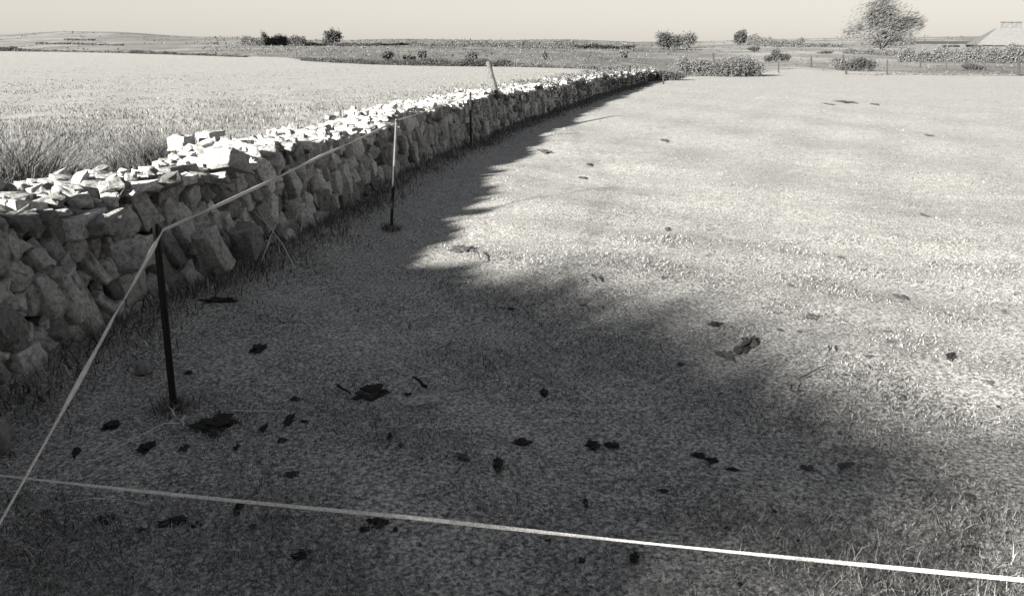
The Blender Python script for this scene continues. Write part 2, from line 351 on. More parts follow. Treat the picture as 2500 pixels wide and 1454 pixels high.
def build_wall():
    root = empty("stone_wall", wall_frame(s_of_y(6))[0], "long low dry stone wall curving away along the pasture, pale tumbled stones on top", "wall")
    inv = Matrix.Translation(-root.location)
    # rubble heart, coloured dark so the gaps between stones look shaded
    bm = bmesh.new(); prev = None; s = 0.0
    while s < WLEN:
        p, t, n = wall_frame(s); h = wall_h(s) - 0.07
        ring = [bm.verts.new(p + n * q + Vector((0, 0, z)) - root.location) for q, z in ((0.20, -0.1), (0.27, h * .6), (0.33, h - 0.12), (0.55, h + 0.02), (WALL_W - .12, h - 0.02), (WALL_W - 0.04, -0.1))]
        if prev:
            for a in range(5): bm.faces.new((prev[a], ring[a], ring[a + 1], prev[a + 1]))
        prev = ring; s += 0.25
    core = bm_obj("rubble_core", bm, M['core'], root)
    items = []                                                       # (size, world matrix, mesh)
    rd = random.Random(3)
    def put(s, across, z, dims, lean=0.0, roll=0.0, yaw=0.0, mesh=None):
        p, t, n = wall_frame(s); B = Matrix((t, n, Vector((0, 0, 1)))).transposed().to_4x4()
        pos = p + n * across + Vector((0, 0, z))
        m = Matrix.Translation(pos) @ B @ Matrix.Rotation(yaw, 4, 'Z') @ Matrix.Rotation(lean, 4, 'Y') @ Matrix.Rotation(roll, 4, 'X') @ Matrix.Diagonal((*dims, 1))
        dist = (pos - Vector((0, 0, EYE))).length; vis = pos.y > 3.2 and pos.x > -0.66 * pos.y - 0.5
        items.append((max(dims) * max(dims[2], 0.12) / dist ** 2 * (1 if vis else 0.001) * (1 if across < 0.6 else 0.6), m, mesh or rd.choice(ROCKS)))
    s = 0.4
    while s < WLEN - 0.5:                                            # the face: leaning slabs in rough courses
        y = wall_frame(s)[0].y; far = max(0, min(1, (y - 12) / 25)); W = rd.uniform(0.09, 0.22) * (1 + 1.2 * far)
        h = wall_h(s); z = -0.03
        while z < h - 0.10:
            hh = rd.uniform(0.10, 0.32)
            hh = min(hh, h - z + 0.05)
            if y < 20 and rd.random() < 0.10: z += hh * 0.8; continue
            put(s + rd.uniform(-.05, .05), 0.13 + 0.13 * (z / h) + rd.uniform(-0.035, 0.035), z + hh / 2, (W * rd.uniform(0.8, 1.05), rd.uniform(.20, .34), hh * rd.uniform(.95, 1.12)), lean=R(rd.gauss(-17, 12)), roll=R(rd.gauss(-6, 7)), yaw=R(rd.gauss(0, 12)))
            z += hh * 0.93
        s += W * 0.86
    s = 0.3
    while s < WLEN - 0.4:                                            # the top: tumbled cope stones
        y = wall_frame(s)[0].y; far = max(0, min(1, (y - 12) / 25)); step = rd.uniform(0.09, 0.16) * (1 + 1.6 * far)
        h = wall_h(s)
        for ac in (0.20, 0.34, 0.48, 0.62, 0.76, 0.90):
            if rd.random() < 0.10: continue
            bg_ = 1.5 if rd.random() < .32 else 1.0; dm = (rd.uniform(.09, .20) * (1 + .9 * far) * bg_, rd.uniform(.10, .22) * bg_, rd.uniform(.05, .10))
            put(s + rd.uniform(-.07, .07), ac + rd.uniform(-.05, .05), h + (.035 if ac < .5 else .03 if ac < .8 else -.03) + rd.uniform(-.025, .03), dm, lean=R(rd.gauss(0, 11)), roll=R(rd.gauss(0, 11)), yaw=R(rd.uniform(-40, 40)))
        put(s, WALL_W - 0.06, h * .45, (step * 1.25, .22, h * .95), lean=R(rd.gauss(0, 8)))
        s += step
    for _ in range(1500):                                            # small rubble pinned between the big stones and strewn on top
        s = s_of_y(2.5) + (s_of_y(22) - s_of_y(2.5)) * rd.random() ** 1.5; h = wall_h(s); q = rd.uniform(.045, .11)
        if rd.random() < .80: z = rd.uniform(0, h); put(s, 0.10 + 0.13 * z / h + rd.uniform(-.03, .05), z, (q, q * rd.uniform(.6, 1), q * rd.uniform(.7, 1.5)), lean=R(rd.gauss(-15, 25)), roll=R(rd.gauss(0, 20)), yaw=R(rd.uniform(0, 360)))
        else: put(s, rd.uniform(.2, .95), h + rd.uniform(.05, .10), (q * 1.3, q, q * .6), lean=R(rd.gauss(0, 20)), roll=R(rd.gauss(0, 20)), yaw=R(rd.uniform(0, 360)))
    # stones one can pick out near the camera
    def feature(px, py, z, wpx, dims, lean=0, roll=0, yaw=0):
        x, y = G(px, py, z); i = int(np.argmin((WXY[:, 0] - x) ** 2 + (WXY[:, 1] - y) ** 2)); p, t, n = wall_frame(WS[i])
        ac = (Vector((x, y, 0)) - p).dot(n); put(WS[i], ac, z, dims, R(lean), R(roll), R(yaw))
    for f in [(190, 552, .62, 0, (.42, .30, .16), 4, -8, 10), (262, 548, .62, 0, (.26, .28, .12), -10, -10, 0), (420, 425, .74, 0, (.40, .34, .11), 6, -14, 5),
              (160, 720, .28, 0, (.17, .26, .36), -16, -6, 0), (520, 610, .30, 0, (.16, .24, .32), -22, -6, 0), (330, 620, .50, 0, (.20, .26, .18), 0, -8, 0), (600, 590, .26, 0, (.17, .24, .28), -20, -6, 0),
              (560, 395, .78, 0, (.42, .28, .16), 20, -8, 0), (60, 600, .50, 0, (.2, .26, .24), -14, -5, 0)]:
        feature(*f)
    for px, py, k_, dm_ in ((446, 348, 2, (.27, .22, .15)), (512, 338, 5, (.29, .22, .14))):  # two pale rounded stones on the back edge
        x, y = G(px, py, .80); i = int(np.argmin((WXY[:, 0] - x) ** 2 + (WXY[:, 1] - y) ** 2)); p, t, n = wall_frame(WS[i]); put(WS[i], (Vector((x, y, 0)) - p).dot(n), .80, dm_, mesh=ROCKS[k_])
    items.sort(key=lambda q: -q[0])
    for _, m, me in items[:98]:
        o = bpy.data.objects.new("stone", me); COL.objects.link(o); o.parent = root; o.matrix_local = inv @ m
    Vs = []; Fs = []; Ts = []; off = 0; cache = {}
    for _, m, me in items[98:]:
        if me.name not in cache:
            v = np.empty(len(me.vertices) * 3); me.vertices.foreach_get("co", v); f = np.empty(len(me.loops), np.int32); me.loops.foreach_get("vertex_index", f)
            lt = np.empty(len(me.polygons), np.int32); me.polygons.foreach_get("loop_total", lt); cache[me.name] = (v.reshape(-1, 3), f, lt)
        v, f, lt = cache[me.name]; mm = np.array(inv @ m); Vs.append(v @ mm[:3, :3].T + mm[:3, 3]); Fs.append(f + off); Ts.append(lt); off += len(v)
    o = link("wall_stones", np_mesh("wall_stones", np.concatenate(Vs), np.concatenate(Fs), np.concatenate(Ts), True), M['stone'], root); o['kind'] = "stuff"
build_wall()

# ------------------------------------------------------------------ trees behind the viewer that shade the foreground
def build_shade_trees():
    NX, NY = DY, -DX                                                 # across the sunlight
    D0 = 6.0
    edge = [(1085, 712), (1200, 690), (1300, 660), (1330, 720), (1285, 790), (1440, 815), (1560, 830), (1605, 885), (1700, 905), (1860, 955), (1885, 1035), (1990, 1045), (2100, 1085), (2190, 1105), (2350, 1100), (2500, 1085)]
    top = []
    for p in edge:
        x, y = G(*p); top.append((x * NX + y * NY, (x * DX + y * DY + D0) * TANE))
    top.sort(); us = np.array([t[0] for t in top]); zs = np.array([t[1] for t in top])
    u0, u1 = us[0] - 0.05, us[-1] + 0.35
    return us, zs, u0, u1, NX, NY, D0
us, zs, u0, u1, NX, NY, D0 = build_shade_trees()
def shade_trees():
    n = 42000; U = rng.uniform(u0, u1, n); Wd = rng.normal(0, 0.55, n).clip(-1.3, 1.3); zt = np.interp(U, us, zs)
    Z = 0.35 + (zt - 0.30) * rng.uniform(0, 1, n) ** 0.8; fz = rng.uniform(0, 1, n) < 0.20; zt = zt - .16 - .10 * np.clip((-3.2 - U) / .8, 0, 1); Z = np.where(fz, zt - .05 + np.abs(rng.normal(0, .15, n)) * (1 + np.sin(U * 9) * np.sin(U * 23)), Z); Z += rng.normal(0, .06, n)
    zz = Z - Wd * TANE; keep = (zz > 0.25)
    thin = np.clip((-.38 - U) / 1.6, 0.21, 1) ** 1.9 ; keep &= rng.uniform(0, 1, n) < thin
    X = (-D0 + Wd) * DX + U * NX; Y = (-D0 + Wd) * DY + U * NY
    P = np.stack([X, Y, zz], 1)[keep]; U = U[keep]
    cs = [u0 + 0.7, u0 + 2.1, u0 + 3.4, u0 + 4.6]
    idx = np.argmin(np.abs(U[:, None] + rng.normal(0, .25, len(U))[:, None] - np.array(cs)[None]), 1)
    labs = ["leafy tree behind the viewer at the wall end of the row", "second leafy tree behind the viewer, casting the middle of the shade", "third leafy tree behind the viewer in the shading row", "thin sparse tree behind the viewer at the open end of the row"]
    for c in range(4):
        bx, by = -D0 * DX + cs[c] * NX, -D0 * DY + cs[c] * NY
        root = empty("shade_tree", (bx, by, 0), labs[c], "tree", "trees behind the viewer")
        Q = P[idx == c] - np.array([bx, by, 0]); link("crown", leaf_mesh("crown", Q, rng.uniform(.09, .17, len(Q)), aspect=0.65), M['leaf'], root)
        bm = bmesh.new(); ht = float(np.interp(cs[c], us, zs)); tube(bm, [(0, 0, -.1), (.04, .02, ht * .3), (-.03, .05, ht * .6), (0, 0, ht * .85)], [.13, .10, .06, .02], 9)
        for k in range(9):
            a = k * 2.4; z0 = ht * (.2 + .06 * k); L = .5
            tube(bm, [(0, 0, z0), (L * .5 * math.cos(a), L * .5 * math.sin(a), z0 + .25), (L * math.cos(a), L * math.sin(a), z0 + .6)], [.04, .025, .01], 6)
        bm_obj("trunk", bm, M['bark'], root, smooth=True)
shade_trees()
def sky_blocking_shrub():  # unseen shrub added to block sky light from the near-left ground
    root = empty("shrub", (-2.75, 1.7, 0), "leafy shrub added out of view left of the viewer to cut sky light", "shrub"); n = 9000
    P = lobes_points([(0, 0, .8, .55, .9, .75), (.15, -.5, .9, .5, .7, .8), (.1, .4, .65, .45, .55, .6)], n); P[:, 2] = np.abs(P[:, 2])
    link("crown", leaf_mesh("crown", P, rng.uniform(.05, .10, n)), M['leaf'], root)
    bm = bmesh.new()
    for k in range(6): a = k * 1.05; tube(bm, [(0, 0, -.1), (.2 * math.cos(a), .25 * math.sin(a), .5), (.4 * math.cos(a), .55 * math.sin(a), 1.1)], [.04, .025, .008], 6)
    bm_obj("trunk", bm, M['bark'], root, smooth=True)
sky_blocking_shrub()

# ------------------------------------------------------------------ fences near the camera
def post_axis(base, top):
    x, y = G(*base); b = Vector((x, y, float(gz(x, y)))); return b, at_depth(*top, y)
def near_post(base, top, wid, label, lit_from=None):
    b, t = post_axis(base, top); v = t - b; root = empty("electric_fence_post", b, label, "fence post", "plastic posts of the electric fence")
    L = v.length; rot = v.to_track_quat('Z', 'Y').to_matrix()
    def seg(name, l0, l1, mat, wd):
        bm = bmesh.new()
        for sx, sy in ((1, 0.28), (0.30, 1)):                          # a ribbed cross section
            bm2 = bmesh.new(); box(bm2, (0, 0, (l0 + l1) / 2), (wd * sx, wd * sy, l1 - l0 - (0.002 if sx < 1 else 0)), None, wd * 0.06)
            me = bpy.data.meshes.new("t"); bm2.to_mesh(me); bm2.free(); bm.from_mesh(me); bpy.data.meshes.remove(me)
        bmesh.ops.transform(bm, matrix=rot.to_4x4(), verts=bm.verts[:]); return bm_obj(name, bm, mat, root)
    if lit_from:
        seg("shaft", -0.12, L * lit_from, M['black'], wid); u = seg("upper_shaft", L * lit_from, L, M['lit_tone_plastic'], wid * 0.9); u['label'] = "upper half of the post, coloured pale as if sunlit"  # the upper shaft's paler colour stands in for sun on it
    else: seg("shaft", -0.12, L, M['black'], wid)
    for k, zz in enumerate((0.95, 0.86, 0.62)):                        # the lugs that hold the tape
        bm = bmesh.new(); p = Vector((wid * .9, 0, L * zz)); tube(bm, [(wid * .3, 0, L * zz - .02), (wid * 1.1, 0, L * zz - .012), (wid * 1.25, 0, L * zz + .012), (wid * .7, 0, L * zz + .022)], .008, 6)
        bmesh.ops.transform(bm, matrix=rot.to_4x4(), verts=bm.verts[:]); bm_obj("tape_lug", bm, M['black'], root)
    bm = bmesh.new(); box(bm, (wid * .9, 0, 0.03), (wid * 2.0, wid * .8, .012), None, .003); bmesh.ops.transform(bm, matrix=rot.to_4x4(), verts=bm.verts[:]); bm_obj("foot_tread", bm, M['black'], root)
    return b, t
pA = near_post((425, 1000), (380, 545), 0.032, "near black plastic post leaning left in the shade, tape turning at its top")
pB = near_post((955, 560), (968, 290), 0.027, "middle fence post, upper half coloured as if sunlit against the wall, lower half black", 0.58)
pC = near_post((1150, 356), (1148, 225), 0.034, "thin dark fence post against the wall below the leaning timber post")
pD = near_post((1298, 268), (1297, 222), 0.030, "tiny thin fence post standing at the wall foot where the shadow narrows")
def off_post(x, y, h, label):
    root = empty("electric_fence_post", (x, y, 0), label, "fence post", "plastic posts of the electric fence")
    bm = bmesh.new(); box(bm, (0, 0, h / 2 - .05), (.036, .012, h + .1), None, .003); box(bm, (0, 0, h / 2 - .052), (.010, .034, h + .09), None, .003); bm_obj("shaft", bm, M['black'], root)
def tape(name, pts, widths, label, twist=5.0, th=0.003):
    """a woven flat tape, a little twisted, hanging through the given points"""
    pts = [Vector(p) for p in pts]; bm = bmesh.new(); prev = None; acc = 0.0; N = 26
    for i in range(len(pts) - 1):
        L = (pts[i + 1] - pts[i]).length
        for k in range(N + (i == len(pts) - 2)):
            t = k / N; p = pts[i].lerp(pts[i + 1], t) - Vector((0, 0, 0.012 * L * 4 * t * (1 - t) * 0.25)); d = (pts[i + 1] - pts[i]).normalized()
            wd = widths[i] + (widths[i + 1] - widths[i]) * t; a = 0.5 * math.sin((acc + t * L) * twist) + 0.25 * math.sin((acc + t * L) * twist * 2.7 + 1)
            side = Vector((0, 0, 1)); side = (side - d * side.dot(d)).normalized(); bi = d.cross(side)
            u = side * math.cos(a) + bi * math.sin(a); v = d.cross(u)
            ring = [bm.verts.new(p + u * wd * .5 * x + v * th * y) for x, y in ((-1, 0), (-.7, .5), (0, .8), (.7, .5), (1, 0), (.7, -.5), (0, -.8), (-.7, -.5))]
            if prev:
                for q in range(8): bm.faces.new((prev[q], ring[q], ring[(q + 1) % 8], prev[(q + 1) % 8]))
            prev = ring
        acc += L
    o = bm_obj(name, bm, M['tape'], None, smooth=True); tag(o, label, "tape", "white tapes of the electric fence")
def on_post(p, fr): return p[0].lerp(p[1], fr)
tA = at_depth(398, 562, on_post(pA, .95).y); tB = on_post(pB, .985); tC = on_post(pC, .97)
x0, y0 = G(0, 1275, 0.80); q0 = Vector((x0, y0, 0.80)); dirn = (q0 - tA); q1 = q0 + dirn * 0.62
tape("fence_tape", [q1, q0, tA.lerp(q0, .5) + Vector((0, 0, .004)), tA, tA.lerp(tB, .5), tB, tC, on_post(pD, .97)], [.008, .009, .017, .019, .018, .014, .010, .008], "white fence tape bent at the near post, slanting from bottom left up along the wall")
xa, ya = G(0, 1160, .62); xb, yb = G(2500, 1415, .80); A2 = Vector((xa, ya, .62)); B2 = Vector((xb, yb, .80)); dd = B2 - A2
tape("fence_tape", [A2 - dd * .35, A2, A2.lerp(B2, .5), B2, B2 + dd * .35], [.006, .0075, .0092, .0105, .011], "white fence tape stretched across the foreground from the left edge to bottom right", 3.0)
e = A2 - dd * .35; off_post(e.x, e.y, e.z + .1, "black plastic post beyond the left edge holding the crossing tape")
e = B2 + dd * .35; off_post(e.x, e.y, e.z + .1, "black plastic post beyond the right edge holding the crossing tape")
off_post(q1.x, q1.y, q1.z + .1, "black plastic post beside the viewer holding the slanting tape")

# ------------------------------------------------------------------ wooden posts farther off
def timber_post(base, top, wid, label, mat='dark_wood', Y=None, name="timber_post", grp="timber posts of the far fence"):
    if Y is None: x, y = G(*base); b = Vector((x, y, 0))
    else: b = at_depth(*base, Y); y = Y
    t = at_depth(*top, y); bm = bmesh.new(); bb = b.copy()
    v = t - bb; n = 7; pts = [v * (k / n) for k in range(n + 1)]; pts[0] = -v * .12
    for k in range(1, n): pts[k] += Vector((random.uniform(-1, 1), random.uniform(-1, 1), 0)) * wid * .06
    tube(bm, pts, [wid * .5 * (1.08 - .16 * k / n) for k in range(n + 1)], 9)
    o = bm_obj(name, bm, M[mat], None, bb, smooth=False); tag(o, label, "post", grp); return o
timber_post((1212, 232), (1192, 150), .105, "pale leaning timber post rising behind the wall", 'wood', 17.6, grp=None)
for b, t, wd, lab in [((1457, 225), (1457, 166), .09, "thin dark post in front of the overgrown end of the wall"), ((1533, 210), (1536, 160), .17, "thick black post at the end of the wall, top leaning right"),
    ((1620, 205), (1619, 186), .07, "short thin post in front of the dark bush past the wall end"), ((1674, 188), (1674, 141), .10, "grey post left of the pair before the grassy mound"),
    ((1745, 183), (1741, 131), .12, "taller dark post just left of the grassy mound"), ((1808, 188), (1808, 165), .09, "short dark post in front of the grassy mound"),
    ((1901, 178), (1901, 150), .08, "small post below the little dark bush in the field gap"), ((1981, 163), (1981, 138), .13, "lone dark post in the open field gap"),
    ((2067, 182), (2058, 134), .11, "dark post leaning left over the low bush under the big tree"), ((2166, 183), (2166, 146), .07, "thin grey post right of the low bush under the tree"),
    ((2247, 161), (2252, 125), .12, "dark post leaning right beneath the right side of the tree"), ((2311, 166), (2308, 144), .07, "faint thin post between tree and shed"),
    ((2405, 172), (2405, 143), .08, "thin post right of the flat dark clump by the far fence"), ((2488, 185), (2487, 137), .13, "bold dark post at the right edge of the far fence")]:
    timber_post(b, t, wd, lab)

# ------------------------------------------------------------------ bushes, hedges, trees
def bush(name, cat, px, by, wpx, hpx, label, mat='leaf', n=900, lobes=None, group=None, trunk=True, seedl=None, dirs=None, leaf=1.0, dist=None):
    """lobes in crown units: (x -.5...5, z 0..1, rx, rz)"""
    p = hill_pt(px, by)
    if dist:
        d = ray(px, by); k = dist / math.hypot(d[0], d[1]); p = Vector((d[0] * k, d[1] * k, EYE + d[2] * k))
    D = p.xy.length; W = wpx * D / FPX; Hh = hpx * D / FPX
    root = empty(name, p, label, cat, group); a = math.atan2(p.x, p.y); ca, sa = math.cos(a), -math.sin(a)
    lobes = lobes or [(random.uniform(-.30, .30), random.uniform(.25, .68), random.uniform(.14, .26), random.uniform(.16, .32)) for _ in range(8)] + [(0, .42, .34, .40)]
    LL = [(lx * W, random.uniform(-.15, .15) * W, lz * Hh, rx * W, max(rx, .2) * W * .8, rz * Hh) for lx, lz, rx, rz in lobes]
    n = int(n * 2.6); leaf = leaf * .72; LL = [l[:3] + tuple(q * 1.15 for q in l[3:]) for l in LL]; P = lobes_points(LL, n, .7); P[:, 2] = np.abs(P[:, 2])
    Q = np.stack([P[:, 0] * ca - P[:, 1] * sa, P[:, 0] * sa + P[:, 1] * ca, P[:, 2]], 1)
    sz = D / 852 * leaf * rng.uniform(1.3, 2.8, n)
    dr = None
    if dirs is not None: dr = np.tile(np.array([[dirs[0] * ca, dirs[0] * sa, dirs[1]]]), (n, 1)); sz *= 2.2
    link("crown", leaf_mesh("crown", Q, sz, dr, 0.16 if dirs is not None else 0.6), M[mat], root)
    if trunk:
        bm = bmesh.new(); r = max(.05, Hh * .025)
        tube(bm, [(0, 0, -.4), (W * .01, 0, Hh * .25), (W * .03, 0, Hh * .6)], [r, r * .8, r * .3], 7)
        for k in range(7):
            bx = random.uniform(-.32, .32) * W; tube(bm, [(0, 0, Hh * .08), (bx * .5, random.uniform(-.1, .1) * W, Hh * .3), (bx, random.uniform(-.15, .15) * W, Hh * random.uniform(.5, .75))], [r * .6, r * .4, r * .12], 5)
        bm_obj("trunk", bm, M['bark'], root, smooth=True)
    return root
def hedge(px_pts, hpx, label, mat='leaf', dens=9.0, name="hedge", cat="hedge", group=None, thick=1.0, jag=.5):
    """a hedge along picture-read ground points (px, base y)"""
    pts = [hill_pt(*p) for p in px_pts]; o0 = pts[0]; P = []; S = []
    for i, (a, b) in enumerate(zip(pts, pts[1:])):
        D = (a.xy.length + b.xy.length) / 2; hp = hpx[i] if hasattr(hpx, '__len__') else hpx
        npx = abs(px_pts[i + 1][0] - px_pts[i][0]); n = int(npx * dens * 2.0 * max(1, hp / 8)); t = rng.uniform(0, 1, n)
        hN = hp * D / FPX * (1 - jag * .5 + jag * np.sin(t * npx * .11 + i * 2) * np.sin(t * npx * .047 + i) * .5 + rng.normal(0, .10, n))
        base = np.array(a)[None] * (1 - t)[:, None] + np.array(b)[None] * t[:, None]
        base[:, 2] += np.abs(hN) * rng.uniform(0, 1, n) ** .8 - .05; tang = (b - a).normalized(); nr = np.array((-tang.y, tang.x, 0))
        base += nr[None] * (rng.normal(0, .4, n) * thick)[:, None]
        P.append(base); S.append(D / 852 * rng.uniform(.8, 1.8, n))
    P = np.concatenate(P) - np.array(o0)[None]
    o = link(name, leaf_mesh(name, P, np.concatenate(S)), M[mat], None, o0); tag(o, label, cat, group); return o
# the wind-bent tree by the house
tl = [(-.02, .80, .20, .20), (-.10, .62, .26, .24), (.06, .55, .28, .26), (-.26, .42, .22, .22), (.20, .40, .26, .22), (.0, .36, .34, .24), (.34, .50, .15, .12), (-.08, .20, .26, .18), (.18, .22, .30, .16), (-.38, .34, .12, .12)]
bt = bush("windswept_tree", "tree", 2150, 134, 178, 134, "tall ragged tree bent by wind, rising above the skyline left of the house", 'leaf_soft', 2400, tl, dirs=(.85, .5), leaf=.9)
p = bt.location; D = p.xy.length; Q = lobes_points([(.30 * 178 * D / FPX, 0, .5 * 134 * D / FPX, .22 * 178 * D / FPX, 1.5, .16 * 134 * D / FPX), (-.05 * 178 * D / FPX, 0, .62 * 134 * D / FPX, .24 * 178 * D / FPX, 1.5, .34 * 134 * D / FPX)], 900)
link("outer_twigs", leaf_mesh("outer_twigs", Q, D / 852 * rng.uniform(4, 11, len(Q)), np.tile(np.array([[.88, -.2, .42]]), (len(Q), 1)), .07), M['leaf'], bt)
bush("round_bush", "bush", 812, 112, 52, 40, "small round bush on a pale trunk standing on the left skyline", 'leaf', 900)
bush("double_bush", "bush", 1632, 122, 74, 50, "dark left half of the pair of round bushes near the middle skyline", 'leaf', 1300, group="pair of round bushes")
bush("double_bush", "bush", 1680, 118, 56, 46, "lighter right half of the pair of round bushes near the middle skyline", 'leaf_soft', 900, group="pair of round bushes")
bush("dark_bush", "bush", 1806, 112, 36, 40, "narrow dark bush left of the trailing skyline hedge", 'leaf', 800)
bush("small_bush", "bush", 1896, 152, 62, 30, "little dark spreading bush in the gap of the far fence", 'leaf', 800, [(-.05, .5, .22, .5), (.25, .35, .25, .3), (-.28, .25, .22, .25)])
bush("low_bush", "bush", 2092, 174, 84, 34, "dark low bush at the fence below the windswept tree", 'leaf', 1200, [(0, .4, .35, .4), (.28, .4, .22, .4), (-.3, .3, .2, .3), (.05, .6, .2, .3)])
bush("low_bush", "bush", 2042, 172, 34, 30, "pale scrubby bush left of the dark low bush under the tree", 'leaf_pale', 500)
bush("flat_clump", "bush", 2370, 171, 62, 15, "flat dark clump lying along the right far fence", 'leaf', 600, trunk=False)
bush("dark_clump", "bush", 1612, 196, 110, 24, "dark bramble clump where the wall runs out", 'leaf', 1500, [(-.3, .35, .22, .35), (0, .5, .25, .45), (.3, .45, .25, .4)], trunk=False)
bush("dark_clump", "bush", 946, 150, 36, 30, "darkest clump on the hedge line left of the timber post", 'leaf', 700)
bush("dark_clump", "bush", 1002, 150, 34, 20, "low square clump on the hedge line, second right of the darkest", 'leaf_soft', 450)
bush("dark_clump", "bush", 1030, 148, 30, 30, "loose upright clump on the hedge line, third from the darkest", 'leaf_soft', 450)
bush("dark_clump", "bush", 1152, 152, 36, 34, "small clump on the hedge line nearest the timber post", 'leaf_soft', 500)
bush("thin_shrub", "bush", 1328, 148, 22, 26, "thin upright shrub right of the timber post, on the rough slope", 'leaf_soft', 300)
bush("thin_shrub", "bush", 1520, 144, 30, 28, "faint grey shrub above the end of the wall", 'leaf_pale', 350)
bush("thin_shrub", "bush", 1842, 128, 30, 16, "dark tuft of scrub behind the grassy mound", 'leaf', 300)
bush("thin_shrub", "bush", 2015, 132, 36, 8, "tiny flat dark scrub in the field left of the tree", 'leaf', 200, trunk=False)
bush("grassy_mound", "mound", 1790, 187, 150, 52, "overgrown grey mound with a sloping right side behind the far fence", 'leaf_soft', 4500, [(-.1, .35, .42, .45), (.12, .5, .3, .45), (.22, .3, .28, .4), (-.32, .3, .25, .35)], trunk=False)
bush("scrub_patch", "bush", 1690, 186, 90, 46, "loose grey scrub between the wall end and the mound", 'leaf_pale', 1500, trunk=False)
hedge([(590, 110), (640, 112), (700, 112), (745, 110)], (20, 30, 26), "grey hedge of thin trees on the skyline left of the round bush", 'leaf_soft', 8)
hedge([(740, 112), (800, 113), (870, 113), (930, 112), (1010, 110)], (9, 9, 8, 6), "dark low hedge running under the round skyline bush", 'leaf', 9)
hedge([(-60, 124), (40, 125), (75, 126)], (9, 6), "short bold dark hedge at the far left field edge", 'leaf', 10)
hedge([(75, 126), (180, 127), (300, 130), (330, 131)], (4, 4, 5), "thin broken hedge along the left field edge", 'leaf_soft', 8)
hedge([(320, 131), (360, 132), (430, 134), (520, 137), (600, 140)], (8, 8, 5, 4), "dark hedge in the middle of the left field edge", 'leaf', 10)
hedge([(740, 148), (800, 152), (900, 157), (1000, 160), (1120, 162), (1245, 163)], (9, 12, 14, 18, 20), "dark hedge at the far edge of the left field behind the timber post", 'leaf', 11)
hedge([(1245, 163), (1330, 165), (1450, 168), (1560, 170)], (14, 10, 8), "grey hedge thinning toward the end of the wall", 'leaf_soft', 8)
hedge([(1000, 112), (1100, 114), (1220, 116), (1400, 118), (1550, 120)], (10, 14, 17, 12), "broad grey belt of scrub along the middle skyline", 'leaf_soft', 6)
hedge([(1825, 112), (1880, 114), (1960, 115), (2060, 116)], (26, 18, 9), "grey hedge trailing right of the narrow dark bush", 'leaf_soft', 7)
hedge([(2060, 132), (2120, 134), (2200, 138), (2290, 142)], (12, 14, 20), "grey scrub hedge at the foot of the windswept tree", 'leaf_soft', 8)
hedge([(2190, 152), (2300, 152), (2400, 154), (2540, 154)], (30, 36, 38), "long grey hedge in front of the house and shed", 'leaf_pale', 7)
hedge([(2110, 184), (2200, 182), (2330, 184), (2540, 184)], (4, 4, 4), "thin line of rank grass along the right far fence", 'leaf_pale', 9)
hedge([(90, 108), (220, 110), (300, 112)], (4, 4), "thin dark hedge line across the far left slope", 'leaf_soft', 8)
hedge([(160, 99), (230, 100)], (4,), "short hedge line high on the far left slope", 'leaf_soft', 8)

# low heath and tussocks on the far slopes
P = []; S = []
while len(P) < 9000:
    px = random.uniform(-20, 2520); e0 = lerp_tab(EDGE, px); s0 = lerp_tab(SKYL, px); t = random.random(); py = e0 + (s0 - e0) * t
    dens = .08 if px < 500 else .9 if px < 1650 else .5 if px < 2050 else .8
    q = .5 + .5 * noise.noise(Vector((px * .011, py * .12, 1)))
    if random.random() > dens * q * 1.5: continue
    p = hill_pt(px, py); D = p.xy.length; k = D / 852
    for _ in range(2): P.append((p.x + random.gauss(0, 1.5) * k, p.y + random.gauss(0, 2) * k, p.z + random.uniform(0, 1.2) * k)); S.append(k * random.uniform(.8, 2.6))
hs = link("heath_scrub", leaf_mesh("heath_scrub", np.array(P), np.array(S)), M['leaf_soft']); tag(hs, "low dark heath and tussocks speckling the far slopes", "scrub", kind="stuff")
# brambles over the far end of the wall
n = 26000; s_ = rng.uniform(s_of_y(13), s_of_y(45), n); y_ = np.interp(s_, WSA, WXY[:, 1]); keep = rng.uniform(0, 1, n) < np.clip((y_ - 12) / 12, .05, 1) * (.55 + .45 * np.sin(s_ * 1.1) * np.sin(s_ * .43)); s_ = s_[keep]
fr = [wall_frame(q) for q in s_]; hh = np.array([wall_h(q) for q in s_]); ac = rng.uniform(-.12, 1.0, len(s_)); P = np.array([f[0] + f[2] * a for f, a in zip(fr, ac)])
P[:, 2] = np.where(ac < .15, rng.uniform(0, 1, len(s_)) * hh, hh + rng.uniform(-.05, .20, len(s_))); sz = rng.uniform(.9, 2.0, len(s_)) * P[:, 1] / 852 + .02
br = link("wall_brambles", leaf_mesh("wall_brambles", P, sz), M['leaf_pale']); tag(br, "grey brambles smothering the far half of the wall", "brambles", kind="stuff")

